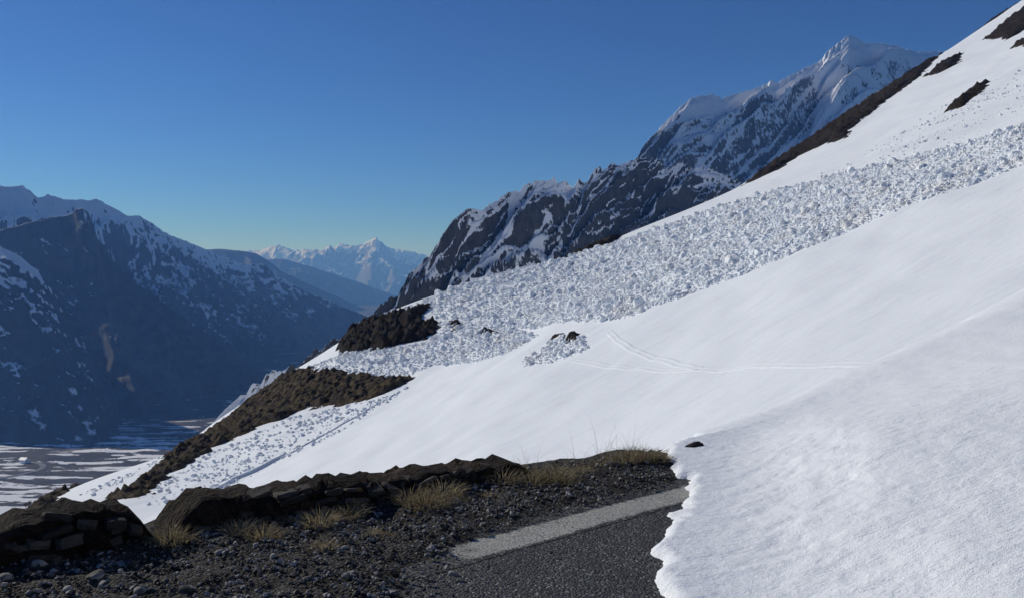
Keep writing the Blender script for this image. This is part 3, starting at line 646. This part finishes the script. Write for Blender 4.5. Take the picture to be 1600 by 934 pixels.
trees = sorted([(34, 697), (62, 690), (78, 693), (104, 694), (122, 697), (130, 695), (150, 700), (176, 722), (183, 722), (190, 698), (112, 700), (210, 690), (235, 692), (95, 686), (50, 690), (165, 703)])
for i, (px, py) in enumerate(trees):
    x, y = vpt(px, py); root = link('valley_tree', None, label=f'{ORD[i]+" from the left" if i else "leftmost"} of the small bare trees among the valley fields', cat='tree', group='bare trees in the valley fields')
    root.location = (x, y, float(VZ(x, y))); sc = 1+.3*math.sin(i*2.1); root.scale = (sc, sc, sc); root.rotation_euler = (0, 0, i)
    for me, nm in zip(TR[i % 3], ('trunk', 'crown')): link(nm, me, parent=root)
SH = [branchy(720+k, .9, 4, .7, 3) for k in range(2)]
for i, (px, py, lb) in enumerate([(22, 800, 'bare shrub at the left edge in front of the snowy valley floor'), (40, 790, 'bare shrub low on the dark bank left of the parapet'), (46, 782, 'bare shrub with upright twigs halfway up the dark bank by the valley'), (74, 766, 'highest bare shrub on the dark bank above the valley')]):
    x, y = raycast(px, py); root = link('bare_shrub', None, label=lb, cat='shrub', group='bare shrubs on the bank'); root.location = (x, y, float(H(x, y))); root.rotation_euler = (0, 0, i*2)
    for me, nm in zip(SH[i % 2], ('stem', 'crown')): link(nm, me, parent=root)
def box(name, c, s, mat, parent):
    V = np.array([[x, y, z] for x in (-1, 1) for y in (-1, 1) for z in (-1, 1)], float)*np.array(s)/2+np.array(c)
    return link(name, mesh_np(name, V, [(0, 1, 3, 2), (4, 6, 7, 5), (0, 4, 5, 1), (2, 3, 7, 6), (0, 2, 6, 4), (1, 5, 7, 3)], False, mat), parent=parent)
t = NT('house_plaster'); M['plaster'] = t.out(t.mix(t.noise(.8, 3), (.74, .72, .68), (.8, .78, .75)), .8)
t = NT('snowy_roof'); M['roof'] = t.out(t.mix(t.ramp(t.noise(.3, 3), .3, .4), (.35, .36, .38), (.82, .83, .85)), .5)
t = NT('window_glass'); M['glass'] = t.out(t.mix(t.noise(1), (.03, .035, .04), (.05, .055, .06)), .15, None, .5)
x, y = vpt(38, 722); hr = link('valley_house', None, label='small white house beside the bend of the valley road', cat='house'); hr.location = (x, y, float(VZ(x, y))); hr.rotation_euler = (0, 0, -.9)
box('wall', (0, 0, 2.6), (14, 9, 6.4), M['plaster'], hr)
hr.rotation_euler = (0, 0, -.35)
rv = [(-7.8, -5.4, 5.5), (7.8, -5.4, 5.5), (7.8, 0, 9.2), (-7.8, 0, 9.2), (-7.8, 5.4, 5.5), (7.8, 5.4, 5.5), (-7.8, -5.4, 5.2), (7.8, -5.4, 5.2), (7.8, 0, 8.9), (-7.8, 0, 8.9), (-7.8, 5.4, 5.2), (7.8, 5.4, 5.2)]
ro = link('roof', mesh_np('roof', rv, [(0, 1, 2, 3), (3, 2, 5, 4), (7, 6, 9, 8), (8, 9, 10, 11), (0, 3, 9, 6), (3, 4, 10, 9), (1, 7, 8, 2), (2, 8, 11, 5), (0, 6, 7, 1), (4, 5, 11, 10)], False, M['roof']), parent=hr)
box('gable', (-6.9, 0, 6.6), (.2, 5, 1.6), M['plaster'], hr); box('gable', (6.9, 0, 6.6), (.2, 5, 1.6), M['plaster'], hr)
box('chimney', (3, 1.2, 9.2), (.9, .9, 1.8), M['plaster'], ro)
for wx in (-4.5, 0, 4.5): box('window', (wx, -4.52, 3.4), (1.3, .1, 1.5), M['glass'], hr)
box('window', (7.02, 0, 3.4), (.1, 1.3, 1.5), M['glass'], hr); box('window', (-7.02, 0, 3.4), (.1, 1.3, 1.5), M['glass'], hr)

# ------------------------------------------------------------------ the air
hv = bpy.data.materials.new('haze_air'); hv.use_nodes = True; ht = hv.node_tree
for nd in list(ht.nodes):
    if nd.type != 'OUTPUT_MATERIAL': ht.nodes.remove(nd)
pv = ht.nodes.new('ShaderNodeVolumePrincipled'); pv.inputs['Color'].default_value = (.17, .41, 1.0, 1); pv.inputs['Absorption Color'].default_value = (1, 1, 1, 1); pv.inputs['Density'].default_value = 8.5e-5; pv.inputs['Anisotropy'].default_value = .1
ht.links.new(pv.outputs[0], ht.nodes['Material Output'].inputs['Volume'])
lo, hi = np.array([-33000, -5000, -430.]), np.array([33000, 32000, 1000.])
V = np.array([[x, y, z] for x in (0, 1) for y in (0, 1) for z in (0, 1)])*(hi-lo)+lo
link('haze', mesh_np('haze', V, [(0, 1, 3, 2), (4, 6, 7, 5), (0, 4, 5, 1), (2, 3, 7, 6), (0, 2, 6, 4), (1, 5, 7, 3)], False, hv), kind='stuff')
